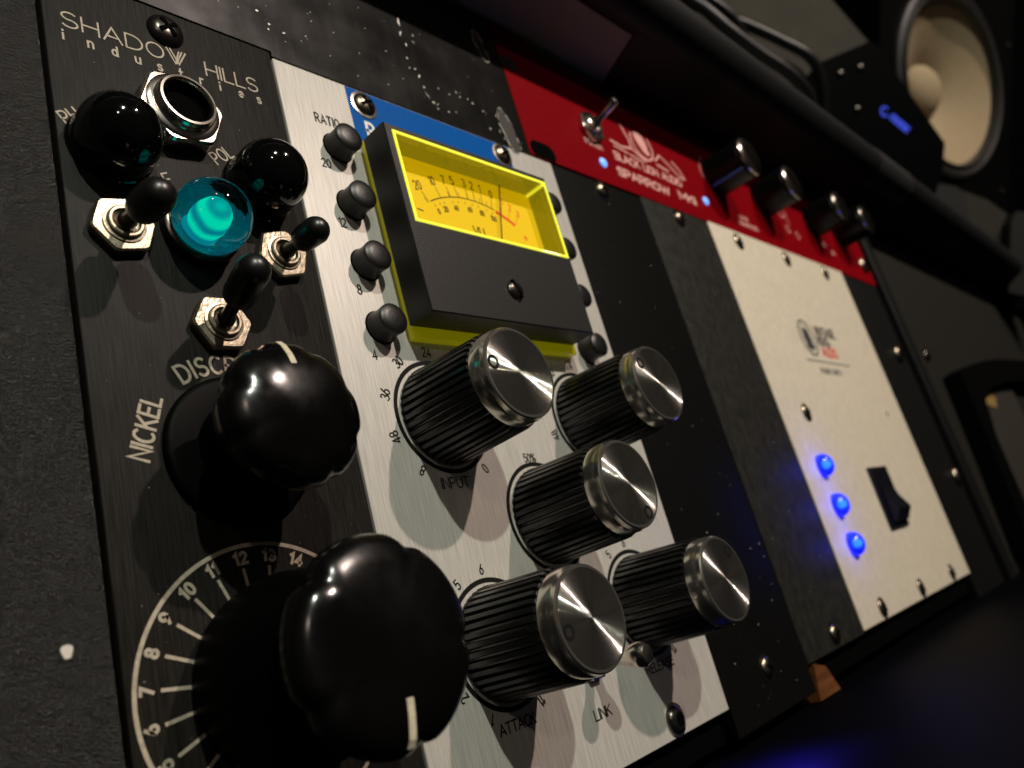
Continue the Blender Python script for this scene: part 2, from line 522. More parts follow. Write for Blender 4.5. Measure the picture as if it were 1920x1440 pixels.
def ribbon(g, pts, w, z):
    """flat stroke of width w through 2-D points"""
    P = [Vector(p) for p in pts]
    Q = [P[0]]
    for p in P[1:]:
        if (p - Q[-1]).length > 1e-5:
            Q.append(p)
    P = Q
    if len(P) < 2:
        return
    closed = (P[0] - P[-1]).length < 1e-4 and len(P) > 3
    if not closed:
        P[0] = P[0] - (P[1] - P[0]).normalized() * w * 0.35
        P[-1] = P[-1] + (P[-1] - P[-2]).normalized() * w * 0.35
    V = []
    n = len(P)
    for i, p in enumerate(P):
        a = (p - P[i - 1]).normalized() if i else ((P[0] - P[-2]).normalized() if closed else None)
        c = (P[i + 1] - p).normalized() if i < n - 1 else ((P[1] - P[0]).normalized() if closed else None)
        a = a or c
        c = c or a
        t = (a + c)
        t = t.normalized() if t.length > 1e-4 else a
        nn = Vector((-t.y, t.x))
        k = 1 / max(0.45, nn.dot(Vector((-a.y, a.x))))
        V += [tuple(p + nn * w / 2 * k) + (z,), tuple(p - nn * w / 2 * k) + (z,)]
    g.add(V, [(2 * i, 2 * i + 1, 2 * i + 3, 2 * i + 2) for i in range(n - 1)])


def write(g, s, x, y, h, rot=0.0, wide=1.0, w=0.16, z=0.05, gap=0.16, align='l', width=None):
    """text as strokes; (x, y) is the baseline start (or centre), rot in degrees"""
    tot = sum((GL[c][0] if c != ' ' else .35) for c in s) + gap / wide * (len(s) - 1)
    if width:
        wide = width / (tot * h)
    c, sn = math.cos(math.radians(rot)), math.sin(math.radians(rot))
    px = -tot / 2 if align == 'c' else 0.0
    oy = -.5 if align == 'c' else 0.0
    for ch in s:
        if ch == ' ':
            px += .35 + gap / wide
            continue
        gw, st = GL[ch]
        for q in st:
            _lay[0] = (_lay[0] + 1) % 7
            pts = []
            for a, bb in q:
                u, v = (px + a) * h * wide, (bb + oy) * h
                pts.append((x + u * c - v * sn, y + u * sn + v * c))
            ribbon(g, pts, w, z + 0.006 * _lay[0])
        px += gw + gap / wide


def lettering(g, material, parent, name='printed_lettering'):
    return part(name, g.V, g.F, material, parent, smooth=0)


def radial(g, s, cx, cy, r, th, h, **k):
    t = math.radians(th)
    write(g, s, cx + r * math.cos(t), cy + r * math.sin(t), h, rot=th - 90, align='c', **k)


def ringpts(cx, cy, r, a0=0, a1=360, n=72):
    return [(cx + r * math.cos(math.radians(a0 + (a1 - a0) * i / n)), cy + r * math.sin(math.radians(a0 + (a1 - a0) * i / n))) for i in range(n + 1)]


# ------------------------------------------------------------------ small fittings
def screw(parent, x, y, r, material='darkscrew', z=0.0, kind='cross', rot=20, dome=1.0, washer=None):
    o = part('screw', *lathe(x, y, [(r, z), (r, z + .25 * dome), (r * .86, z + .75 * dome), (r * .55, z + 1.1 * dome), (r * .2, z + 1.22 * dome)], 36), material, parent)
    g = G()
    zt = z + 1.24 * dome
    c, s = math.cos(math.radians(rot)), math.sin(math.radians(rot))

    def bar(L, wd, zz, a):
        ca, sa = math.cos(math.radians(a)), math.sin(math.radians(a))
        q = [(-L, -wd), (L, -wd), (L, wd), (-L, wd)]
        q = [(x + u * ca - v * sa, y + u * sa + v * ca) for u, v in q]
        g.add(*prism(q, z + .4 * dome, zz))
    if kind == 'cross':
        bar(r * .58, r * .13, zt + .02, rot)
        bar(r * .58, r * .13, zt + .035, rot + 90)
    elif kind == 'slot':
        bar(r * .97, r * .13, zt + .02, rot)
    else:
        g.add(*lathe(x, y, [(r * .5, z + .5), (r * .5, zt + .02)], 6))
    part('recess', g.V, g.F, 'black', o)
    if washer:
        part('washer', *lathe(x, y, [(r * 1.22, z - .2), (r * 1.22, z + .12), (r * 1.02, z + .2)], 40), washer, o)
    return o


def led(parent, x, y, r, z=0.0, core='led_core', glow='led_glow'):
    pr = [(r * math.cos(math.radians(a)), z + .6 + .85 * r * math.sin(math.radians(a))) for a in range(0, 90, 10)]
    o = part('indicator_light', *lathe(x, y, [(r, z)] + pr, 28), glow, parent)
    return o


def hex_fn(rot):
    def f(t, r, z):
        a = (t - rot) % (math.pi / 3) - math.pi / 6
        return min(r * math.cos(math.pi / 6) / math.cos(a), r * .965)
    return f


def toggle(parent, x, y, tip, cap=2.25, rot=0.35, nut='nickel', scale=1.0, capped=True, caplen=7.2):
    k = scale
    t = part('toggle_switch', *lathe(x, y, [(4.55 * k, 0.0), (4.6 * k, 1.3 * k), (4.3 * k, 1.55 * k), (3.0 * k, 1.56 * k)], 72, hex_fn(rot)), nut, parent, smooth=25, org=(x, y, 0))
    g = G().add(*lathe(x, y, [(2.95 * k, 1.5 * k), (2.9 * k, 1.8 * k), (2.5 * k, 1.85 * k), (2.45 * k, 2.25 * k), (2.25 * k, 2.4 * k), (1.95 * k, 2.4 * k), (1.8 * k, 1.9 * k), (1.4 * k, 1.65 * k)], 40))
    part('bushing', g.V, g.F, nut, t)
    b0 = (x, y, 1.8 * k)
    d = Vector(tip) - Vector(b0)
    L = d.length
    part('lever', *axis_lathe(b0, tip, [(1.35 * k, 0), (1.3 * k, .9 * k), (.95 * k, 1.9 * k), (1.05 * k, L * .55), (1.2 * k, L * .8), (1.15 * k, L - .3), (.6 * k, L)]), 'chrome' if not capped else 'blackscrew', t)
    if capped:
        s0 = L - caplen
        pr = [(cap * .78, s0), (cap * .93, s0 + .25), (cap, s0 + 1.2), (cap * 1.02, L - cap * .9)]
        pr += [(cap * math.cos(math.radians(a)), L - cap + cap * math.sin(math.radians(a)) + .1) for a in range(10, 91, 11)]
        part('lever_cap', *axis_lathe(b0, tip, pr, 32), 'rubber', t)
    return t


def dome_pts(r, z0, zc, k=1.0, n=12):
    return [(r, z0)] + [(r * math.cos(math.radians(a * 90 / n)), zc + k * r * math.sin(math.radians(a * 90 / n))) for a in range(0, n)] + [(.02, zc + k * r)]


# ================================================================== THE RACK
# ------------------------------------------------------------------ left cheek of the case
g = G().add(*box(-140, -0.75, -190, 120, -30, 0.0, 0.12))
cheek = thing('case_side_panel', 'coarse textured black case side left of the modules, with one white paint fleck', 'side panel', (-70, -190, 0))
part('panel', g.V, g.F, 'cheek', cheek)
fleck = [(-5.28 + .58 * math.cos(a) * (1 + .2 * math.sin(3 * a)), -96.4 + .85 * math.sin(a) * (1 + .15 * math.cos(2 * a))) for a in [i * .45 for i in range(14)]]
part('paint_fleck', *prism(fleck, 0.0, .12), 'whitepaint', cheek)

# ------------------------------------------------------------------ inside of the case, behind the panels (fills the gaps)
solo('case_interior', 'unlit black inside of the rack case seen in the gaps between panels', 'rack case', *box(-1.5, 365, -139.5, 44, -40, -3.2), 'black', (180, -139.5, -20))

# ------------------------------------------------------------------ preamp module with jewel lamp and big dial
pre = thing('preamp_module', 'narrow brushed black module with teal jewel lamp, three toggles and two big black knobs', 'audio module', (19, -133, 0))
g = G().add(*box(0, 37.9, -133.2, 1.1, -3, 0, .25))
plate = part('faceplate', g.V, g.F, 'anodised', pre)
g = G()
write(g, 'SHADOw', 2.5, -9.25, 2.7, wide=1.28, w=.27, gap=.24, width=19.4)
write(g, 'HILLS', 24.3, -9.55, 2.7, wide=1.1, w=.27, gap=.2, width=9.9)
for i, ch in enumerate('industries'):
    write(g, ch, 2.4 + i * 3.42, -11.8, 1.75, w=.3)
lettering(g, 'engrave', plate, 'title_lettering')
g = G()
write(g, 'PH', 1.5, -26.9, 2.1, rot=36, w=.26, gap=.2)
write(g, 'POL', 23.3, -27.2, 2.1, rot=38, w=.26, gap=.2)
write(g, 'F', 14.6, -33.4, 2.1, rot=25, w=.26)
th_ = 121.0
for ch in 'DISCRETE':
    hw_ = math.degrees(GL[ch][0] * 2.5 * 1.1 / 2 / 13.6)
    th_ -= hw_
    radial(g, ch, 18.6, -75.4, 13.6, th_, 2.5, w=.42, wide=1.1)
    th_ -= hw_ + 2.9
write(g, 'NICKEL', 6.15, -75.6, 2.5, rot=72, w=.4, gap=.2, wide=.98)
lettering(g, 'engrave', plate)
g = G()
DC = (17.9, -104.4)
ribbon(g, ringpts(*DC, 17.05, -60, 240, 110), .52, .05)
for i in range(1, 25):
    th = 172.4 - (i - 7) * 15.05
    t = math.radians(th)
    if i > 19:
        continue
    s_ = str(i)
    radial(g, s_, *DC, 15.7 if i < 10 else 15.5, th, 1.4, w=.4, wide=1.15, gap=.36)
    ribbon(g, [(DC[0] + 14.0 * math.cos(t), DC[1] + 14.0 * math.sin(t)), (DC[0] + 9.3 * math.cos(t), DC[1] + 9.3 * math.sin(t))], .42, .06)
part('gain_scale', g.V, g.F, 'engrave', plate, smooth=0)
screw(pre, 18.3, -3.3, 2.95, 'blackscrew', rot=35, dome=1.15)
# jack socket
jx, jy = 17.5, -20.3
jk = part('jack_socket', *lathe(jx, jy, [(6.9, 0), (6.95, 2.3), (6.6, 2.8), (5.6, 2.82)], 72, hex_fn(.15)), 'chrome', pre, smooth=25, org=(jx, jy, 0))
part('bushing', *lathe(jx, jy, [(5.6, 2.7), (5.6, 3.1), (5.2, 3.3), (4.75, 3.35), (4.7, 3.9), (4.55, 4.5), (4.3, 4.8), (3.95, 4.85), (3.7, 4.6), (3.62, 4.2), (3.6, 2.9)], 72, cap0=False, cap1=False), 'chrome', jk)
part('socket_hole', *lathe(jx, jy, [(3.59, 4.1), (3.58, 2.9), (2.5, 2.88)], 48, cap0=False), 'black', jk)
# dark dome lenses either side of the jewel
for cx, cy, cz in ((6.85, -29.1, 3.6), (29.5, -30.3, 4.5)):
    q = part('dome_lens', *lathe(cx, cy, dome_pts(5.75, 0, cz), 56), 'gloss_black', pre, org=(cx, cy, 0))
    part('lens_collar', *lathe(cx, cy, [(6.0, 0), (6.0, .5), (5.8, .7)], 56), 'gloss_black', q)
# jewel lamp
jw = part('jewel_lamp', *lathe(18, -40.5, [(5.75, 0), (5.75, 1.7), (5.3, 2.0), (4.7, 2.0)], 56), 'blackscrew', pre, org=(18, -40.5, 0))
pr = [(5.62 * math.cos(math.radians(a)), 4.6 + 5.62 * math.sin(math.radians(a))) for a in range(-38, 90, 6)] + [(.02, 10.22)]
part('jewel_lens', *lathe(18, -40.5, pr, 64), 'jewel', jw)
part('reflector', *lathe(18, -40.5, [(4.2, 2.05), (4.1, 2.2), (3.2, 2.35), (.1, 2.5)], 40), 'reflector', jw)
part('bulb', *lathe(17.6, -40.9, [(1.7, 2.55)] + [(1.95 * math.cos(math.radians(a)), 4.9 + 2.9 * math.sin(math.radians(a))) for a in range(-40, 90, 10)] + [(.05, 7.8)], 32), 'bulb', jw)
# toggles
toggle(pre, 6.65, -42.3, (6.3, -44.9, 14.2), cap=2.4, rot=.2)
toggle(pre, 31.1, -42.4, (29.4, -45.1, 14.0), cap=2.05, rot=.25, caplen=6.6)
toggle(pre, 18.65, -55.75, (17.5, -53.1, 14.6), cap=2.35, rot=.05, caplen=8.2)


def scallop(n, depth, wd, off, z0):
    def f(t, r, z):
        k = 0.0
        p = 2 * math.pi / n
        d = (t - off + p / 2) % p - p / 2
        if z > z0:
            k = depth * min(1, (z - z0) / 2.0) * max(0.0, min(1.0, (r - 6.5) / 2.5)) * math.exp(-(d / wd) ** 2)
        return r * (1 - k / 10) if r > .5 else r
    return f


sk = part('selector_knob', *lathe(18.5, -74.5, [(6.2, 7.4), (6.4, 7.8), (7.4, 8.8), (8.6, 9.8), (9.15, 11.0), (9.6, 12.8), (9.75, 13.8), (9.35, 14.9), (8.6, 15.7), (7.0, 16.5), (4.5, 17.1), (2, 17.4), (.05, 17.5)],
                                 192, scallop(8, .5, .12, math.radians(112), 7.6)), 'bakelite', pre, org=(18.5, -74.5, 0))
part('knob_skirt', *lathe(18.5, -74.5, [(10.5, 0), (10.6, .3), (10.5, 1.0), (10.2, 1.3), (9.6, 1.42), (6.4, 1.5), (6.2, 7.5)], 96), 'skirt', sk)


def pointer(cx, cy, ang, rows, hw, parent):
    g = G()
    ux, uy = math.cos(math.radians(ang)), math.sin(math.radians(ang))
    n = len(rows)
    for lift in (.08, -.7):
        for r_, z_ in rows:
            for s_ in (-hw, hw):
                g.V.append((cx + ux * (r_ + lift * .5) - uy * s_, cy + uy * (r_ + lift * .5) + ux * s_, z_ + lift))
    o = 2 * n
    for i in range(n - 1):
        g.F += [(2 * i, 2 * i + 1, 2 * i + 3, 2 * i + 2), (o + 2 * i, o + 2 * i + 2, o + 2 * i + 3, o + 2 * i + 1),
                (2 * i, 2 * i + 2, o + 2 * i + 2, o + 2 * i), (2 * i + 1, o + 2 * i + 1, o + 2 * i + 3, 2 * i + 3)]
    g.F += [(0, o, o + 1, 1), (2 * n - 2, 2 * n - 1, o + 2 * n - 1, o + 2 * n - 2)]
    return part('pointer_line', g.V, g.F, 'cream', parent, smooth=0)


pointer(18.5, -74.5, 95.5, [(5.6, 16.85), (7.0, 16.5), (8.6, 15.7), (9.4, 14.9), (9.85, 13.8), (9.93, 12.9)], .42, sk)

gk = part('gain_knob', *lathe(18.3, -104.1, [(9.0, 16.6), (9.4, 17.4), (10.4, 18.4), (11.0, 19.4), (11.55, 20.6), (11.9, 21.8), (11.8, 22.7), (11.2, 23.6), (10.2, 24.3), (8, 24.8), (5, 25.1), (2, 25.2), (.05, 25.25)],
                                192, scallop(5, .6, .12, math.radians(134), 16.6)), 'bakelite', pre, org=(18.3, -104.1, 0))
part('knob_skirt', *lathe(18.3, -104.1, [(10.6, 0), (11.2, .8), (11.55, 2.4), (11.7, 4.4), (11.7, 6.2), (11.45, 8.4), (11.0, 10.6), (10.4, 13), (9.7, 15.4), (9.3, 16.7)], 128), 'skirt', gk)
pointer(18.3, -104.1, -93, [(6.2, 24.98), (8.0, 24.8), (10.2, 24.3), (11.0, 23.75)], .46, gk)

# ------------------------------------------------------------------ compressor module with the meter
X0, X1 = 38.25, 117.3
comp = thing('compressor_module', 'wide brushed silver module with yellow lit meter, ribbed black knobs and a blue stripe', 'audio module', (77.8, -133.3, 0))
g = G().add(*box(X0, X1, -133.3, 0, -3, 0, .25))
cplate = part('faceplate', g.V, g.F, 'silver', comp)
part('blue_stripe', *box(53.9, 100.8, -13.5, -.28, 0.0, .05), 'blue', cplate, smooth=0)
g = G()
write(g, 'PURPLE'[0], 57.0, -11.3, 3.4, w=.7, z=.09)
lettering(g, 'white', cplate)
g = G()
write(g, 'RATIO', 44.9, -11.6, 1.95, w=.29, gap=.2, wide=.82)
for s_, x, y in (('20', 44.1, -21.5), ('12', 44.8, -33.7), ('8', 45.4, -46.9), ('4', 45.4, -59.1)):
    write(g, s_, x, y, 1.75, w=.24, wide=.9)
KN = dict(input=(57.6, -69.1), output=(98.6, -69.2), mix=(77.7, -88.7), attack=(57.7, -107.9), release=(98.6, -108.0))
for k, (cx, cy) in KN.items():
    ribbon(g, ringpts(cx, cy, 10.05), .8, .045)
for s_, th in (('0', -54), ('6', -18), ('12', 18), ('18', 54), ('24', 90), ('30', 126), ('36', 162), ('48', 198), ('8', 232)):
    for k in ('input', 'output'):
        radial(g, s_, *KN[k], 12.15, th, 1.75, w=.24, wide=.9)
for i in range(1, 12):
    for k in ('attack', 'release'):
        if 243 - i * 30 > 40 or i > 9:
            radial(g, str(i), *KN[k], 11.9, 272 - i * 30.2, 1.6, w=.23, wide=.9)
write(g, '50%', 75.75, -78.2, 1.6, w=.22, wide=.9)
write(g, 'INPUT', 53.6, -82.0, 1.8, w=.25, width=6.6, gap=.2)
write(g, 'ATTACK', 52.9, -121.0, 1.6, w=.25, width=8.5, gap=.16)
write(g, 'LINK', 75.3, -124.6, 1.7, w=.24, width=5.1, gap=.2)
write(g, 'RELEASE', 93.6, -121.0, 1.6, w=.23, width=10.0, gap=.16)
lettering(g, 'ink', cplate)
for x, y, kd in ((57.7, -3.6, 'cross'), (97.8, -3.4, 'cross'), (57.9, -130.2, 'hex'), (97.7, -130.2, 'hex')):
    screw(comp, x, y, 2.55, 'blackscrew' if kd == 'hex' else 'darkscrew', z=.1, kind=kd, rot=30, washer='chrome')

# push buttons
for bx in (48.5, 107.0):
    for by in (-16.4, -28.6, -40.8, -53.0):
        part('push_button', *lathe(bx, by, [(2.95, 0), (2.95, .5), (2.82, .8), (2.76, 1.6), (2.76, 2.5), (2.8, 3.1), (2.84, 3.5), (2.76, 3.85), (2.4, 4.1), (1.4, 4.28), (.03, 4.35)], 40), 'button', comp)
        part('button_hole', *lathe(bx, by, [(3.2, 0.02), (3.18, .04)], 40), 'black', comp, smooth=0)

# link lever
lk = part('link_lever', *lathe(77.8, -115.5, [(3.2, 0), (3.2, 1.4), (2.6, 1.7)], 6), 'chrome', comp, smooth=20)
part('lever', *axis_lathe((77.8, -115.5, 1.6), (77.8, -116.0, 12.6), [(1.2, 0), (1.2, 5.5), (1.7, 7.4), (2.05, 8.6), (2.2, 9.6), (2.0, 10.5), (1.5, 11.1), (.2, 11.3)], 32), 'chrome', lk)


# ribbed control knobs
def teeth(n, d, k0=0.0):
    def f(t, r, z):
        u = (t * n / (2 * math.pi)) % 1.0
        q = min(1.0, max(0.0, (abs(u - .5) - .27) / .09))
        return r - d * q if r > 7 else r
    return f


CAPN = 96


def control_knob(x, y, mark):
    kn = part('control_knob', *lathe(x, y, [(8.3, .25), (9.15, .3), (9.15, 1.0), (9.05, 1.3), (8.62, 15.3), (8.3, 15.9), (7.0, 15.95)], 480, teeth(40, .75)), 'knob', comp, smooth=28, org=(x, y, 0))
    part('knob_core', *lathe(x, y, [(8.45, .1), (8.9, .2), (8.35, .9), (8.0, 15.6), (7.9, 16.3)], 64), 'knob', kn)
    rim = part('cap_rim', *lathe(x, y, [(7.8, 15.9), (8.12, 16.1), (8.15, 17.95), (8.0, 18.25), (7.95, 18.5), (7.92, 19.25), (7.72, 19.5), (7.3, 19.52)], CAPN, cap0=False, cap1=False), 'rim', kn)
    part('cap_face', *lathe(x, y, [(7.32, 19.45), (7.28, 19.5)], CAPN, cap0=False), 'spun', kn, smooth=0, org=(x, y, 19.5))
    g = G()
    t = math.radians(mark)
    mx, my = x + 6.05 * math.cos(t), y + 6.05 * math.sin(t)
    ribbon(g, ringpts(mx, my, .95, n=30), .5, 19.56)
    part('index_ring', g.V, g.F, 'ink', kn, smooth=0)


control_knob(*KN['input'], 167)
control_knob(*KN['output'], 140)
control_knob(*KN['mix'], -62)
control_knob(*KN['attack'], 190)
control_knob(*KN['release'], 50)

# ---- the meter
mt_ = part('level_meter', *box(54.3, 100.3, -55.2, -13.4, 0.06, 1.9, .25), 'flange', comp, org=(77, -34, 0), label='yellow lit level meter in a black housing')
bx0, bx1, by0, by1, bz0, bz1 = 53.55, 99.6, -53.0, -14.3, 1.9, 8.0
wx0, wx1, wy0, wy1 = 55.2, 99.0 + .15, -35.1, -15.5
# black housing: a frame round the window plus the closed lower half
g = G()


def frame(x0, x1, y0, y1, a0, a1, b0, b1, z0, z1, ch=.3):
    V = []
    for (ex0, ex1, ey0, ey1, z) in ((x0, x1, y0, y1, z0), (x0, x1, y0, y1, z1 - ch), (x0 + ch * .6, x1 - ch * .6, y0 + ch * .6, y1 - ch * .6, z1), (a0, a1, b0, b1, z1), (a0, a1, b0, b1, z0)):
        V += [(ex0, ey0, z), (ex1, ey0, z), (ex1, ey1, z), (ex0, ey1, z)]
    F = []
    for k in range(5):
        n = (k + 1) % 5
        for i in range(4):
            j = (i + 1) % 4
            F.append((k * 4 + i, k * 4 + j, n * 4 + j, n * 4 + i))
    return V, F


hb = part('housing', *frame(bx0, bx1, by0, by1, wx0, wx1, wy0, wy1, bz0, bz1), 'meter', mt_, smooth=30)
screw(hb, 77.3, -45.9, 2.15, 'blackscrew', z=8.0, kind='slot', rot=-66, dome=.7)
# yellow acrylic insert: bright edge, tinted inner walls
e = .6
tray = part('acrylic_rim', *frame(wx0 + .02, wx1 - .02, wy0 + .02, wy1 - .02, wx0 + e, wx1 - e, wy0 + e, wy1 - e, 6.6, 8.16, .15), 'acrylic', mt_, smooth=0)
part('acrylic_wall', *frame(wx0 + .05, wx1 - .05, wy0 + .05, wy1 - .05, wx0 + e + .02, wx1 - e - .02, wy0 + e + .02, wy1 - e - .02, 2.6, 7.9, .01), 'olive', mt_, smooth=0)
# bright inner corners of the acrylic
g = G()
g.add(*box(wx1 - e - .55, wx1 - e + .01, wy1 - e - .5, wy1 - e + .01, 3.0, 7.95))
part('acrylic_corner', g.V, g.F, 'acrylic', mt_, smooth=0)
mg, nt, b = new_mat('clear_yellow_tinted_window')
nt.nodes.remove(b)
tr = nt.nodes.new('ShaderNodeBsdfTransparent')
tr.inputs[0].default_value = (1.0, 0.98, 0.86, 1)
gl = nt.nodes.new('ShaderNodeBsdfGlossy')
gl.inputs['Roughness'].default_value = 0.03
mx_ = nt.nodes.new('ShaderNodeMixShader')
mx_.inputs[0].default_value = 0.035
nt.links.new(tr.outputs[0], mx_.inputs[1])
nt.links.new(gl.outputs[0], mx_.inputs[2])
nt.links.new(mx_.outputs[0], nt.nodes['Material Output'].inputs['Surface'])
M['window'] = mg
part('window', *box(wx0 + e, wx1 - e, wy0 + e, wy1 - e, 7.3, 7.45), 'window', mt_, smooth=0)
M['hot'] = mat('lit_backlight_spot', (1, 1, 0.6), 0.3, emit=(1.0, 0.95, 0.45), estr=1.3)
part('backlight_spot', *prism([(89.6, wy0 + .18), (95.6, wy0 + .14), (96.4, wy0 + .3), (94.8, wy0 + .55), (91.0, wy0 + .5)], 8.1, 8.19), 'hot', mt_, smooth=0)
card = part('dial_card', *box(wx0 + .1, wx1 - .1, wy0 + .1, wy1 - .1, 2.2, 3.0), 'dial', mt_, smooth=0)
g = G()
PV = (78.2, -47.2)
RA = 25.0


def pol(r, th):
    return (PV[0] + r * math.cos(math.radians(th)), PV[1] + r * math.sin(math.radians(th)))


def up_(g, s, r, th, h, **k):
    x, y = pol(r, th)
    write(g, s, x, y, h, rot=(th - 90) * .45, align='c', **k)


def thx(x, y):
    return math.degrees(math.atan2(y - PV[1], x - PV[0]))


marks = [('20', 64.2, -23.5), ('10', 68.2, -21.1), ('7', 71.3, -19.4), ('5', 73.85, -18.8), ('3', 77.3, -18.4), ('2', 79.6, -18.45), ('1', 82.0, -18.7), ('0', 85.1, -19.3)]
ribbon(g, [pol(RA, a_) for a_ in [119 - i * 1.2 for i in range(38)]], .26, 3.05)
for s_, x, y in marks:
    th = thx(x, y)
    up_(g, s_, 28.9, th, 1.9, w=.27, z=3.05, wide=.8)
    ribbon(g, [pol(RA, th), pol(27.4, th)], .15, 3.06)
for th in (121.5, 104.5, 97.5, 92, 84, 79.5, 76.2):
    ribbon(g, [pol(RA, th), pol(26.2, th)], .12, 3.055)
for s_, th in (('0', 118), ('20', 112), ('40', 103.5), ('60', 93), ('80', 84), ('100', 75.5)):
    up_(g, s_, 22.5, th, 1.15, w=.24, z=3.05, wide=.85)
for th in (118, 114, 110.5, 104, 100, 95, 90, 86, 80, 76):
    ribbon(g, [pol(24.0, th), pol(23.7, th)], .2, 3.05)
ribbon(g, [(61.9, -28.0), (63.3, -28.2)], .28, 3.05)
write(g, 'VU', 76.4, -31.0, 2.2, w=.36, z=3.05, wide=1.1)
part('dial_scale', g.V, g.F, 'dialink', card, smooth=0)
g = G()
ribbon(g, [pol(24.8, a_) for a_ in [73 - i * 1.2 for i in range(11)]], .85, 3.05)
for s_, x, y in (('1', 88.2, -20.2), ('2', 90.4, -21.2), ('3', 92.6, -22.3)):
    th = thx(x, y)
    up_(g, s_, 28.7, th, 1.6, w=.24, z=3.06, wide=.8)
    ribbon(g, [pol(RA, th), pol(27.2, th)], .15, 3.07)
write(g, '+', 92.4, -29.4, 2.1, w=.28, z=3.06)
part('dial_overload_scale', g.V, g.F, 'dialred', card, smooth=0)
g = G()
dx, dy = 9.7, 30.6
L = math.hypot(dx, dy)
nx, ny = dy / L * .14, -dx / L * .14
p0 = (PV[0] + dx * .42, PV[1] + dy * .42)
p1 = (PV[0] + dx * 1.0, PV[1] + dy * 1.0)
g.add(*prism([(p0[0] - nx, p0[1] - ny), (p0[0] + nx, p0[1] + ny), (p1[0] + nx, p1[1] + ny), (p1[0] - nx, p1[1] - ny)], 3.9, 4.05))
part('needle', g.V, g.F, 'dialink', mt_, smooth=0)

# ------------------------------------------------------------------ blank panels
bb = thing('blank_panel', 'plain satin black blank panel right of the silver module', 'blank panel', (137.7, -139, 0))
part('faceplate', *box(117.75, 157.9, -139.4, -.1, -3, 0, .25), 'black_blank', bb)
screw(bb, 137.9, -2.9, 2.5, 'darkscrew', rot=10, washer='blackscrew')
screw(bb, 137.7, -129.3, 2.5, 'darkscrew', rot=70, washer='blackscrew')
gb = thing('blank_panel', 'mottled dark grey blank panel between the black blank and the cream silver panel', 'blank panel', (178, -133, 0))
part('faceplate', *box(158.2, 197.7, -133.2, .3, -3, .15, .25), 'grey_blank', gb)
screw(gb, 178.2, -2.9, 2.5, 'darkscrew', z=.15, rot=40, washer='blackscrew')
screw(gb, 178.3, -129.5, 2.5, 'darkscrew', z=.15, rot=15, washer='blackscrew')

def dust(parent, x0, x1, y0, y1, z, n, r0, r1):
    g = G()
    for i in range(n):
        x, y, d = random.uniform(x0, x1), random.uniform(y0, y1), random.uniform(r0, r1) * random.random() ** 2 + r0 * .5
        k = random.randint(4, 7)
        a0 = random.random() * 3
        g.add(*prism([(x + d * random.uniform(.5, 1.2) * math.cos(a0 + 2 * math.pi * q / k), y + d * random.uniform(.5, 1.2) * math.sin(a0 + 2 * math.pi * q / k)) for q in range(k)], z, z + .03))
    o = part('dust_specks', g.V, g.F, 'whitepaint', parent, smooth=0)
    o['kind'] = 'stuff'


dust(bb, 119, 157, -137, -4, 0.0, 90, .05, .22)
dust(gb, 159, 197, -131, -3, 0.15, 60, .05, .2)
dust(cplate, 40, 116, -131, -58, 0.0, 60, .03, .08)
dust(plate, 1.5, 37, -131, -2, 0.0, 130, .025, .09)
# ------------------------------------------------------------------ power supply panel
psu = thing('power_supply_panel', 'cream silver panel with three blue lights, a rocker switch and a king logo', 'audio module', (257, -132.5, 0))
pp = part('faceplate', *box(198.1, 317.2, -132.6, .7, -3, .3, .3), 'psu_silver', psu)
for x in (216.8, 256.2, 294.6):
    for y in (-3.7, -129.2):
        screw(psu, x, y, 2.6, 'darkscrew', z=.35, rot=50, dome=.7, washer='chrome')
screw(psu, 217.3, -66.6, 2.6, 'darkscrew', z=.35, rot=20, dome=.7, washer='chrome')
screw(psu, 297.5, -66.0, 2.0, 'psu_silver', z=.3, rot=20, dome=.2)
for y in (-84.5, -97.2, -109.4):
    l_ = led(psu, 212.8, y, 3.7, z=.3)
    ll = lamp('led_spill', (209.5, y, 7.0), 0.0022, (0.03, 0.04, 1.0), 0.002)
    part('lit_core', *lathe(212.6, y, dome_pts(.95, 1.0, 1.9), 20), 'led_core', l_)
g = G()
ribbon(g, [(245.5 + 6.6 * math.cos(math.radians(t)), -37.5 + 6.9 * math.sin(math.radians(t))) for t in range(0, 361, 8)], .75, .36)
ribbon(g, [(245.5 + 5.2 * math.cos(math.radians(t)), -37.5 + 5.5 * math.sin(math.radians(t))) for t in range(0, 361, 8)], .25, .37)
# crowned king's head in profile inside the oval
g.add(*prism([(242.2, -41.4), (242.6, -39.6), (241.9, -38.2), (242.2, -36.6), (242.6, -35.4), (242.0, -33.6), (243.4, -34.5), (244.2, -33.0), (245.1, -34.5), (246.3, -33.0), (246.9, -34.7), (248.2, -34.0), (247.9, -35.8), (248.5, -37.5), (248.1, -39.4), (248.9, -41.2), (246.6, -42.2), (244.0, -42.2)], .33, .37))
write(g, 'VINTAGE', 254.5, -35.6, 3.5, w=.85, z=.36, width=20.5, gap=.18)
write(g, 'KING', 254.3, -39.7, 3.5, w=.85, z=.36, width=11.5, gap=.18)
lettering(g, 'inkmid', pp, 'printed_logo')
g = G()
write(g, 'AUDIO', 254.3, -44.1, 3.5, w=.85, z=.36, width=15.5, gap=.18)
lettering(g, 'redink', pp)
g = G()
ribbon(g, [(236.5, -46.6), (277, -46.8)], .6, .36)
part('rule_line', g.V, g.F, 'greyink', pp, smooth=0)
g = G()
write(g, 'POWER SUPPLY', 245.5, -51.3, 1.9, w=.42, z=.36, width=21.5, gap=.2)
lettering(g, 'greyink', pp)
rk = part('rocker_switch', *box(249.9, 268.4, -108.8, -86.8, .3, 1.3, .4), 'rocker', psu, org=(256.7, -98, 0))
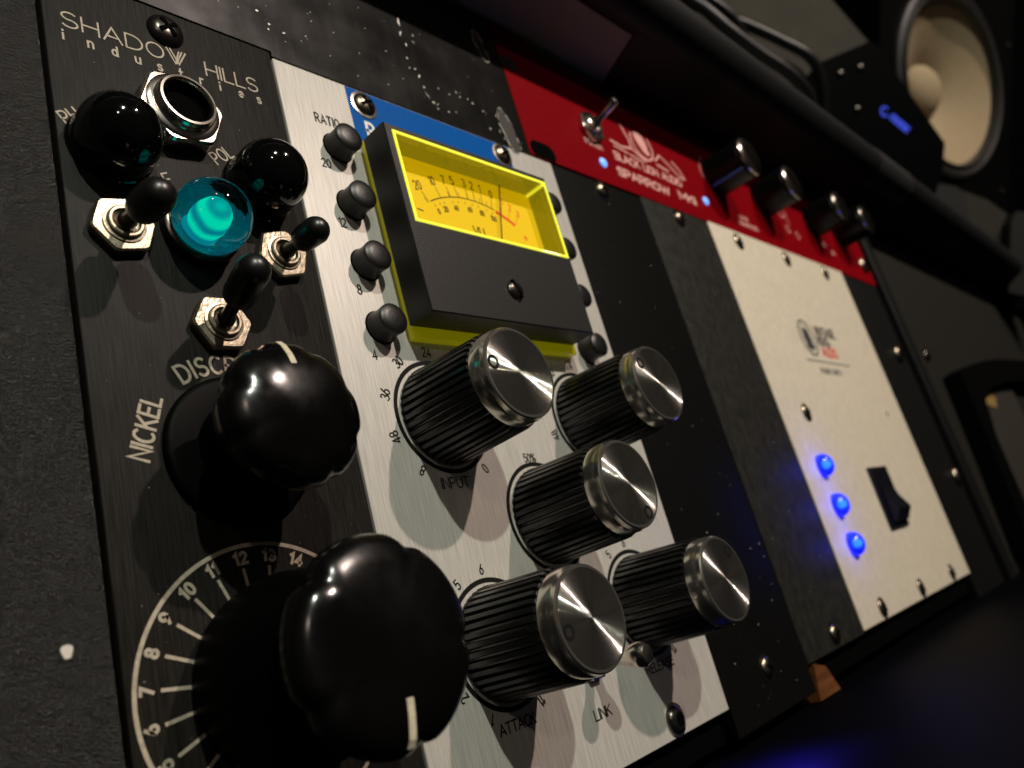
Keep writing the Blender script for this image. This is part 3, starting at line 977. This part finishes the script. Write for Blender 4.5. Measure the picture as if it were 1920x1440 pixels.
prof = [(-106.6, 1.3), (-106.6, 2.6), (-102.6, 4.9), (-98.0, 2.6), (-93.5, 1.6), (-89.0, 1.4)]
V = [(252.6, y, z) for y, z in prof] + [(265.6, y, z) for y, z in prof]
n = len(prof)
F = [tuple(range(n)), tuple(range(2 * n - 1, n - 1, -1))] + [(i, i + 1, n + i + 1, n + i) for i in range(n - 1)] + [(n - 1, 0, n, 2 * n - 1)]
part('rocker', V, F, 'rocker', rk, smooth=20)

# ------------------------------------------------------------------ upper row: worn black bracket and red converter
st = thing('rack_bracket', 'scratched black metal strip above the modules, its slots worn bright at the edges', 'bracket', (50, 1.4, 0))
stp = part('plate', *prism([(-.7, 1.2), (38.1, 1.2), (38.1, .1), (109.3, .1), (109.3, 41.6), (-.7, 41.6)], -3, .2), 'strip', st, smooth=0)
g = G()
flecks = [(74.5, 25.0, .5, 2.2), (74.1, 21.5, .35, 1.6), (74.9, 18.7, .4, .8), (78, 22.6, .3, .7), (77.5, 20.6, .3, .9), (74.0, 14.7, .4, .5), (75.6, 12.4, .6, .35), (73.9, 12.0, .3, .4), (76.3, 10.6, .45, .8),
          (76.9, 8.0, .5, .6), (77.3, 6.0, .35, 1.4), (78.6, 4.6, .7, .4), (80.0, 4.6, .3, .3), (79.6, 3.2, .4, .4), (83, 3.6, .6, .3), (85.4, 4.4, .3, .4), (87.4, 10.6, .3, .5), (88.4, 9.6, .5, .3), (92.4, 9.3, .35, .5),
          (91.0, 10.0, .3, .3), (95.5, 8.1, .55, .35), (96.2, 3.4, .35, .6), (81.6, 9.4, .4, .25), (84.8, 9.0, .4, .3), (36.9, 9.8, .5, .35), (39.0, 7.7, .55, .3), (41.9, 7.0, .45, .25), (38.6, 6.4, .3, .3), (47, 8.5, .2, .2),
          (52, 6, .25, .2), (60, 10, .2, .2), (68, 14, .3, .25), (66, 4.5, .25, .25), (58, 3.6, .2, .15), (71, 8, .2, .2), (63.5, 18, .2, .2), (100.0, 8.4, .35, .8), (99.6, 3.8, .3, .9), (100.6, 2.0, .4, .4)]
for x, y, a_, b_ in flecks:
    n = 9
    ph = random.random() * 6
    poly = []
    sk_ = random.uniform(-.25, .25)
    for i in range(n):
        t = 2 * math.pi * i / n
        rr = random.uniform(.35, 1.0)
        poly.append((x + a_ * .5 * rr * math.cos(t) + sk_ * b_ * math.sin(t), y + b_ * .5 * rr * math.sin(t)))
    g.add(*prism([(x + (px - x) * 1.45, y + (py - y) * 1.45) for px, py in poly], .2, .26))
for i in range(36):
    x, y = random.uniform(2, 108), random.uniform(2, 26)
    d = random.uniform(.05, .11)
    g.add(*prism([(x - d, y), (x, y - d), (x + d, y), (x, y + d)], .2, .25))
part('scratches', g.V, g.F, 'bare', stp, smooth=0)
# worn slots
for (cx, cy, a_, b_) in ((103.2, 4.9, 2.3, 6.0), (102.3, 30.2, 1.7, 4.6)):
    poly = [(cx + (a_ + .25 * math.sin(7 * t)) * math.cos(t) + .28 * b_ * -.55 * math.sin(t), cy + b_ * math.sin(t) * (1 + .05 * math.sin(5 * t))) for t in [i * math.pi / 16 for i in range(32)]]
    rimp = [(cx + (px - cx) * 1.1, cy + (py - cy) * 1.05) for px, py in poly]
    sl = part('worn_slot', *prism(poly, .2, .31), 'worn', stp, smooth=0)
    g = G()
    for k in range(3, 32):
        if random.random() < .7:
            ribbon(g, [rimp[k - 1], rimp[k]], random.uniform(.08, .3), .33)
    part('chipped_edge', g.V, g.F, 'bare', sl, smooth=0)

rd = thing('converter_unit', 'red anodised half rack unit with chrome toggle, blue lights and four black knobs', 'audio unit', (235, .9, 0))
g = G()
poly = [(109.5, .45), (362.5, .45), (364.5, 3), (364.5, 36), (362.5, 38.8), (124.5, 38.8), (124.0, 41.6), (109.5, 41.6)]
rp = part('faceplate', *prism(poly, -3, .25), 'red', rd, smooth=0)
# rack-ear slots: dark cut-outs
for cx, cy in ((115.2, 2.6),):
    part('ear_slot', *prism([(cx + 3.0 * math.cos(t) + (1.9 if math.cos(t) > 0 else -1.9), max(.5, cy + 2.9 * math.sin(t))) for t in [i * math.pi / 14 for i in range(28)]], .2, .31), 'black', rp, smooth=0)
part('ear_slot', *prism([(112.6 + 3.6 * math.cos(t), 29.2 + 2.2 * math.sin(t)) for t in [i * math.pi / 14 for i in range(28)]], .2, .31), 'worn', rp, smooth=0)
toggle(rd, 142.2, 18.6, (142.6, 21.4, 10.6), scale=1.15, capped=False, nut='chrome', rot=.3)
for x, y in ((143.2, 7.4), (202.6, 9.2)):
    part('indicator_light', *lathe(x, y, dome_pts(1.55, .25, .35, .4), 20), 'led_small', rd)
g = G()
write(g, 'POWER', 137.6, 12.4, 1.7, w=.4, z=.3, width=8.4, rot=-1)
lettering(g, 'pinkprint', rp, 'switch_legend')
g = G()
write(g, 'BLACK LION AUDIO', 151.4, 11.2, 2.5, w=.62, z=.3, width=42, gap=.2)
write(g, 'SPARROW', 150.0, 5.4, 2.6, w=.75, z=.3, width=32, gap=.2)
write(g, 'MKII', 184.2, 5.8, 2.6, w=.75, z=.3, width=13, gap=.2)
# emblem: mane sweep, face oval, body curves
ribbon(g, ringpts(170.8, 22.0, 5.6, 150, 395, 40), .75, .3)
ribbon(g, [(161.2, 26.5), (163.4, 21.5), (163.2, 18.4), (166, 17.0), (170, 15.6)], .8, .3)
ribbon(g, [(152, 17.8), (158, 17.2), (163, 18.2)], .7, .31)
ribbon(g, [(153, 16.3), (160, 15.6)], .6, .3)
ribbon(g, [(161, 15.4), (168, 14.6)], .6, .32)
ribbon(g, [(176, 17.5), (180, 20.6), (184, 18.6), (189.5, 15.0), (192.6, 15.0), (190.6, 18.6), (187.6, 20.4)], .7, .3)
ribbon(g, [(176.5, 16.2), (182.5, 15.4)], .8, .31)
g.add(*prism([(168.0, 26.0), (170.6, 26.6), (173.0, 25.2), (173.8, 22.6), (173.4, 20.6), (174.2, 18.9), (172.2, 18.3), (170.2, 19.4), (168.6, 21.6), (167.6, 23.8)], .25, .3))
lettering(g, 'pinkprint', rp, 'title_lettering')
g = G()
ribbon(g, ringpts(217.5, 21.6, 9.2, 120, 190, 16), .35, .3)
write(g, 'LINE', 226.5, 7.8, 1.5, w=.35, z=.3, width=8)
write(g, 'HEADPHONES', 224.5, 5.0, 1.5, w=.35, z=.3, width=16)
for k, (x0, y0) in enumerate(((268, 24.0), (268, 20.5))):
    ribbon(g, [(x0, y0), (x0 + 3, y0 - 2.6), (x0 + 6, y0 - .6), (x0 + 8.5, y0 - 4.2)], .4, .3)
ribbon(g, ringpts(272.0, 12.8, 1.5), .4, .3)
ribbon(g, ringpts(280.5, 11.6, 1.5), .4, .3)
lettering(g, 'pinkprint', rp, 'knob_legend')
g = G()
write(g, 'USB', 308, 12.5, 1.8, w=.4, z=.3, rot=-8)
write(g, 'OPT', 316, 9.3, 1.8, w=.4, z=.3, rot=-8)
lettering(g, 'pinkprint', rp)
for i, (x, y, h_) in enumerate(((216.6, 21.6, 15.0), (253.8, 21.4, 14.2), (303.6, 22.4, 14.4), (336.5, 23.4, 14.4))):
    kn = part('level_knob', *lathe(x, y, [(7.3, .3), (7.3, h_ - 1.6), (7.0, h_ - 1.2), (6.9, h_ - .9)], 48), 'pot', rd, org=(x, y, 0))
    part('knob_cap', *lathe(x, y, [(7.0, h_ - 1.0), (7.35, h_ - .7), (7.3, h_ - .1), (6.7, h_ + .35), (4, h_ + .6), (.05, h_ + .65)], 48), 'potcap', kn)
    if i == 0:
        t = math.radians(222)
        part('pointer_line', *prism([(x + 7.28 * math.cos(t + d_), y + 7.28 * math.sin(t + d_)) for d_ in (-.05, .05)] + [(x + 7.42 * math.cos(t + d_), y + 7.42 * math.sin(t + d_)) for d_ in (.05, -.05)], 1, h_ - 1.8), 'indigo', kn, smooth=0)
screw(rd, 355.5, 10.0, 4.2, 'darkscrew', z=.25, rot=10, dome=1.6)

# ------------------------------------------------------------------ right-hand rack frame and boards
fr = thing('rack_rail', 'black steel rack rail with round headed screws right of the cream panel', 'rack rail', (340, -150, 0))
part('rail', *box(317.8, 362.5, -150, .3, -4, -.2, .4), 'dark_metal', fr)
part('rail_lip', *box(363.5, 374, -200, 44, -4, 3.0, 1.0), 'dark_metal', fr)
for x, y in ((350.0, -36.5), (357.0, -95.0)):
    screw(fr, x, y, 4.2, 'darkscrew', z=-.2, rot=20, dome=1.8)
sb = thing('side_board', 'dark grey coated board at the right end of the rack', 'board', (520, -220, 0))
part('board', *box(375, 760, -230, 60, -8, 0, 1.0), 'board', sb)
for x, y in ((397, -34), (402, -112)):
    screw(sb, x, y, 3.4, 'blackscrew', z=0, rot=30, dome=1.6)
hd = thing('case_latch', 'black arched latch with a yellow paper chip on its grey plate', 'latch', (470, -120, 0))
outer = [(391, -135), (402, -90), (409, -46), (433, -41), (480, -35), (525, -31), (640, -25), (640, -44), (557, -44), (510, -47), (462, -53), (438, -60), (424, -80), (418, -135)]
part('arched_frame', *prism(outer, 0, 9), 'cabinet', hd, smooth=0)
part('plate', *box(424, 560, -150, -48, 0.2, 3.0, 1.0), 'foil', hd)
part('paper_chip', *prism([(458, -53.5), (480, -53), (494, -54.5), (492, -58), (484, -62), (470, -60.5), (457, -59.5)], 3.0, 3.6), 'label', hd, smooth=0)

# ------------------------------------------------------------------ shelf over the rack and the tube along its front edge
solo('desk_shelf', 'brown laminate shelf underside over the rack, its front edge behind the black tube', 'shelf', *box(-60, 1400, 42.9, 57, -240, 19.5, .5), 'tan', (300, 42.9, -60))
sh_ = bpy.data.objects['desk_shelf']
part('dark_shade_sheet', *(lambda q: ([(x, 42.2 + .7 * (y > .5), z) for x, y, z in q[0]], q[1]))(([(152, 0, 20.5), (1400, 0, 20.5), (1400, 0, -60), (190, 0, -60), (152, 1, 20.5), (1400, 1, 20.5), (1400, 1, -60), (190, 1, -60)], box(0, 1, 0, 1, 0, 1)[1])), 'vinyl', sh_, smooth=0)  # black sheet stands in for the shade on the shelf's right underside
tb = thing('boom_tube', 'thick matte black tube running slantwise above the red unit', 'tube', (300, 50.3, 20.8))
part('tube', *axis_lathe((-40, 50.3, 20.8), (1400, 50.3, 20.8), [(8.3, 0), (8.3, 1440)], 64), 'vinyl', tb)
part('collar', *axis_lathe((344, 50.3, 20.8), (392, 50.3, 20.8), [(8.5, 0), (8.7, 1), (8.7, 47), (8.5, 48)], 64), 'collar', tb)

# ------------------------------------------------------------------ below the modules
solo('wood_block', 'bare orange wooden wedge under the blank panels', 'wood block', *prism([(161.6, -133.6), (167.5, -135.4), (171.4, -141.9), (158.4, -141.8)], -8, -.2), 'wood', (165, -142, -4), smooth=0)
g = G()
desk = solo('desk', 'black leather covered desk edge in front of the rack', 'desk', *box(-200, 1400, -230, -142.2, -34, 330, 5.0), 'desk', (300, -230, 100))


# added blue spot without a visible source, for the blue patch on the desk
sl_ = bpy.data.lights.new('added_blue_spot', 'SPOT')
sl_.energy = 0.11
sl_.color = (0.05, 0.03, 1.0)
sl_.spot_size = math.radians(140)
sl_.spot_blend = 1.0
sl_.shadow_soft_size = 0.003
so_ = bpy.data.objects.new('added_blue_spot', sl_)
so_.location = W(108, -131.5, 15)
COL.objects.link(so_)


# ------------------------------------------------------------------ things further back
def room(a, b, c):
    """rigid frame of the room behind the rack (the rack leans back in it): a right, b up, c away, in mm"""
    return tuple(CP[i] + RT[i] * a + UP[i] * b + FW[i] * c for i in range(3))


def slab(poly, c0, c1):
    n = len(poly)
    V = [room(x, y, c0) for x, y in poly] + [room(x, y, c1) for x, y in poly]
    F = [tuple(range(n - 1, -1, -1)), tuple(range(n, 2 * n))] + [(i, (i + 1) % n, n + (i + 1) % n, n + i) for i in range(n)]
    return V, F


RO = room(320, 200, 600)
solo('grey_panel', 'plain dim grey flat panel behind the cables at the top', 'panel', *slab([(89.3, 301.5), (189.8, 301.5), (223.3, 268.0), (253.1, 233.7), (254.5, 210.5), (193.5, 204.7), (89.3, 260.5)], 560, 572), 'wall', room(193, 205, 566), smooth=0)
wv = [room(x, y, z) for x, y, z in ((-5000, -3000, 2600), (5000, -3000, 2600), (5000, 4000, 2600), (-5000, 4000, 2600), (-5000, -3000, 2640), (5000, -3000, 2640), (5000, 4000, 2640), (-5000, 4000, 2640))]
w_ = part('wall', wv, box(0, 1, 0, 1, 0, 1)[1], 'black', None, 0, room(0, -3000, 2620))
w_['kind'] = 'structure'
# loudspeaker
sp = thing('loudspeaker', 'black studio loudspeaker with cream woofer cone behind the rack', 'loudspeaker', room(382, 160, 720))
ca, cu = math.radians(32.4), math.radians(4)
n_ = (math.sin(ca), 0.0, -math.cos(ca))                 # the way it faces, in the room frame
s_v = Vector((math.cos(ca), 0.0, math.sin(ca)))
u_v = Vector((0.0, 1.0, 0.0))
u_v, s_v = u_v * math.cos(cu) + s_v * math.sin(cu), s_v * math.cos(cu) - u_v * math.sin(cu)
n_v = Vector(n_)
SC = Vector((382.4, 262.9, 700.0))


def spk(V):
    return [room(*(SC + s_v * a + u_v * b_ + n_v * c_)) for a, b_, c_ in V]


# baffle with a round opening, and the case behind it
V, F = [], []
N = 72
outer = []
for i in range(N):
    t = 2 * math.pi * i / N
    c, s = math.cos(t), math.sin(t)
    k = min(104 / abs(c) if abs(c) > 1e-6 else 1e9, (190 if s > 0 else 112) / abs(s) if abs(s) > 1e-6 else 1e9)
    outer.append((c * k, s * k))
for r_, z_ in ((None, -190), (None, 0)):
    V += [(a, b_, z_) for a, b_ in outer]
V += [(83 * math.cos(2 * math.pi * i / N), 83 * math.sin(2 * math.pi * i / N), 0) for i in range(N)]
V += [(83 * math.cos(2 * math.pi * i / N), 83 * math.sin(2 * math.pi * i / N), -60) for i in range(N)]
for k in range(3):
    F += [(k * N + i, k * N + (i + 1) % N, (k + 1) * N + (i + 1) % N, (k + 1) * N + i) for i in range(N)]
F.append(tuple(range(N)))
part('cabinet', spk(V), F, 'cabinet', sp, smooth=20)
part('surround', *(lambda a: (spk(a[0]), a[1]))(lathe(0, 0, [(84, .5), (83.5, 3), (80, 4.5), (77, 3), (76, 1), (74.5, 5), (72.5, 5), (71, 1), (70.5, -4)], 80, cap0=False, cap1=False)), 'surround', sp)
part('cone', *(lambda a: (spk(a[0]), a[1]))(lathe(0, 0, [(72, -1), (60, -7), (40, -18), (24, -27), (23, -28)], 80, cap0=False)), 'cone', sp)
part('dust_cap', *(lambda a: (spk(a[0]), a[1]))(lathe(0, 0, [(24, -27.4), (22, -22), (17, -17), (9, -13.8), (.1, -12.8)], 60)), 'cone', sp)
for a_, b_ in ((-92, -78), (92, -78), (94, 60), (-92, 90)):
    part('screw', *(lambda a: (spk(a[0]), a[1]))(lathe(a_, b_, [(3.4, 0), (3.2, 1.2), (1.5, 2.2), (.1, 2.3)], 20)), 'blackscrew', sp)
# display unit in front of the loudspeaker
du = thing('display_unit', 'black box with small blue lit display in front of the loudspeaker', 'display unit', room(240, 104, 540))
part('case', *slab([(199.1, 208.4), (232.6, 222.6), (236.5, 219), (280.6, 156.2), (279.3, 141.0), (269.6, 103.7), (221.2, 134.8), (193.5, 183.2)], 520, 565), 'box', du, smooth=0)
V, F = [], []
g = G()
ribbon(g, [(241.2 + 2.2 * math.cos(math.radians(t)), 176.4 + 3.0 * math.sin(math.radians(t))) for t in range(40, 330, 20)], .9, 0)
write(g, 'EIEIEIE', 244.6, 171.9, 3.4, rot=-40, w=.75, z=0, width=16.5)
part('display', [room(x, y, 519.4 - z * 3) for x, y, z in g.V], g.F, 'screen_glow', du, smooth=0)
for x, y in ((213, 201), (226, 205), (224, 178)):
    part('screw', *(lambda a: ([room(p[0], p[1], 520 - p[2]) for p in a[0]], a[1]))(lathe(x, y, [(2.0, 0), (1.8, .8), (.1, 1.4)], 20)), 'blackscrew', du)
# cables
for pts, r_, lb in (
        ([(70, 232, 470), (94.8, 224.6, 460), (104.0, 217.5, 460), (116.2, 211.6, 458), (134.5, 205.8, 460), (155.9, 197.1, 462), (171.2, 189.1, 463), (178.9, 178.8, 466), (182.4, 162.0, 470), (184, 120, 480)], 3.1, 'black cable running along the top of the bundle'),
        ([(84, 236, 455), (99.8, 225.8, 452), (111.9, 215.2, 450), (124.0, 207.0, 452), (130.6, 199.0, 455), (139.1, 188.5, 462), (142, 160, 480)], 2.6, 'shorter black cable looping down over the bundle'),
        ([(118, 204, 475), (131.2, 197.8, 470), (149.9, 188.8, 468), (162.4, 183.9, 468), (170.2, 177.2, 470), (174.9, 162, 478)], 2.8, 'black cable lowest in the bundle beside the black box'),
        ([(76, 224, 452), (90.3, 219.3, 450), (104.7, 210.8, 447), (119.6, 198.4, 447), (137.6, 186.4, 450), (161.5, 172.5, 455), (173.5, 155.5, 462), (176, 120, 470)], 3.6, 'thickest black cable of the bundle over the tube')):
    solo('cable', lb, 'cable', *tube([room(*p) for p in spline(pts, 8)], r_, 12), 'cable', room(*pts[3]), group='cables above the tube')
# padded pieces beyond the tube
pd = thing('padded_armrest', 'grey padded armrest with black end caps beyond the tube', 'armrest', room(350, 88, 640))
part('pad', *slab([(323.5, 143.4), (329.7, 149.2), (341.2, 151.6), (366.8, 142.6), (386.5, 128.6), (387.4, 111.3), (381.2, 70.7), (329.7, 85.4)], 620, 680), 'strapgrey', pd, smooth=0)
part('end_cap', *slab([(308.6, 151.2), (320.9, 153.7), (339.3, 150.4), (346.6, 142.2), (348.3, 130.8), (343.4, 94.5), (308.6, 102.6)], 612, 685), 'surround', pd, smooth=0)
part('end_cap', *slab([(378.3, 122.0), (382.4, 131.0), (416.8, 126.1), (416.8, 61.4), (376.3, 69.5)], 608, 685), 'surround', pd, smooth=0)
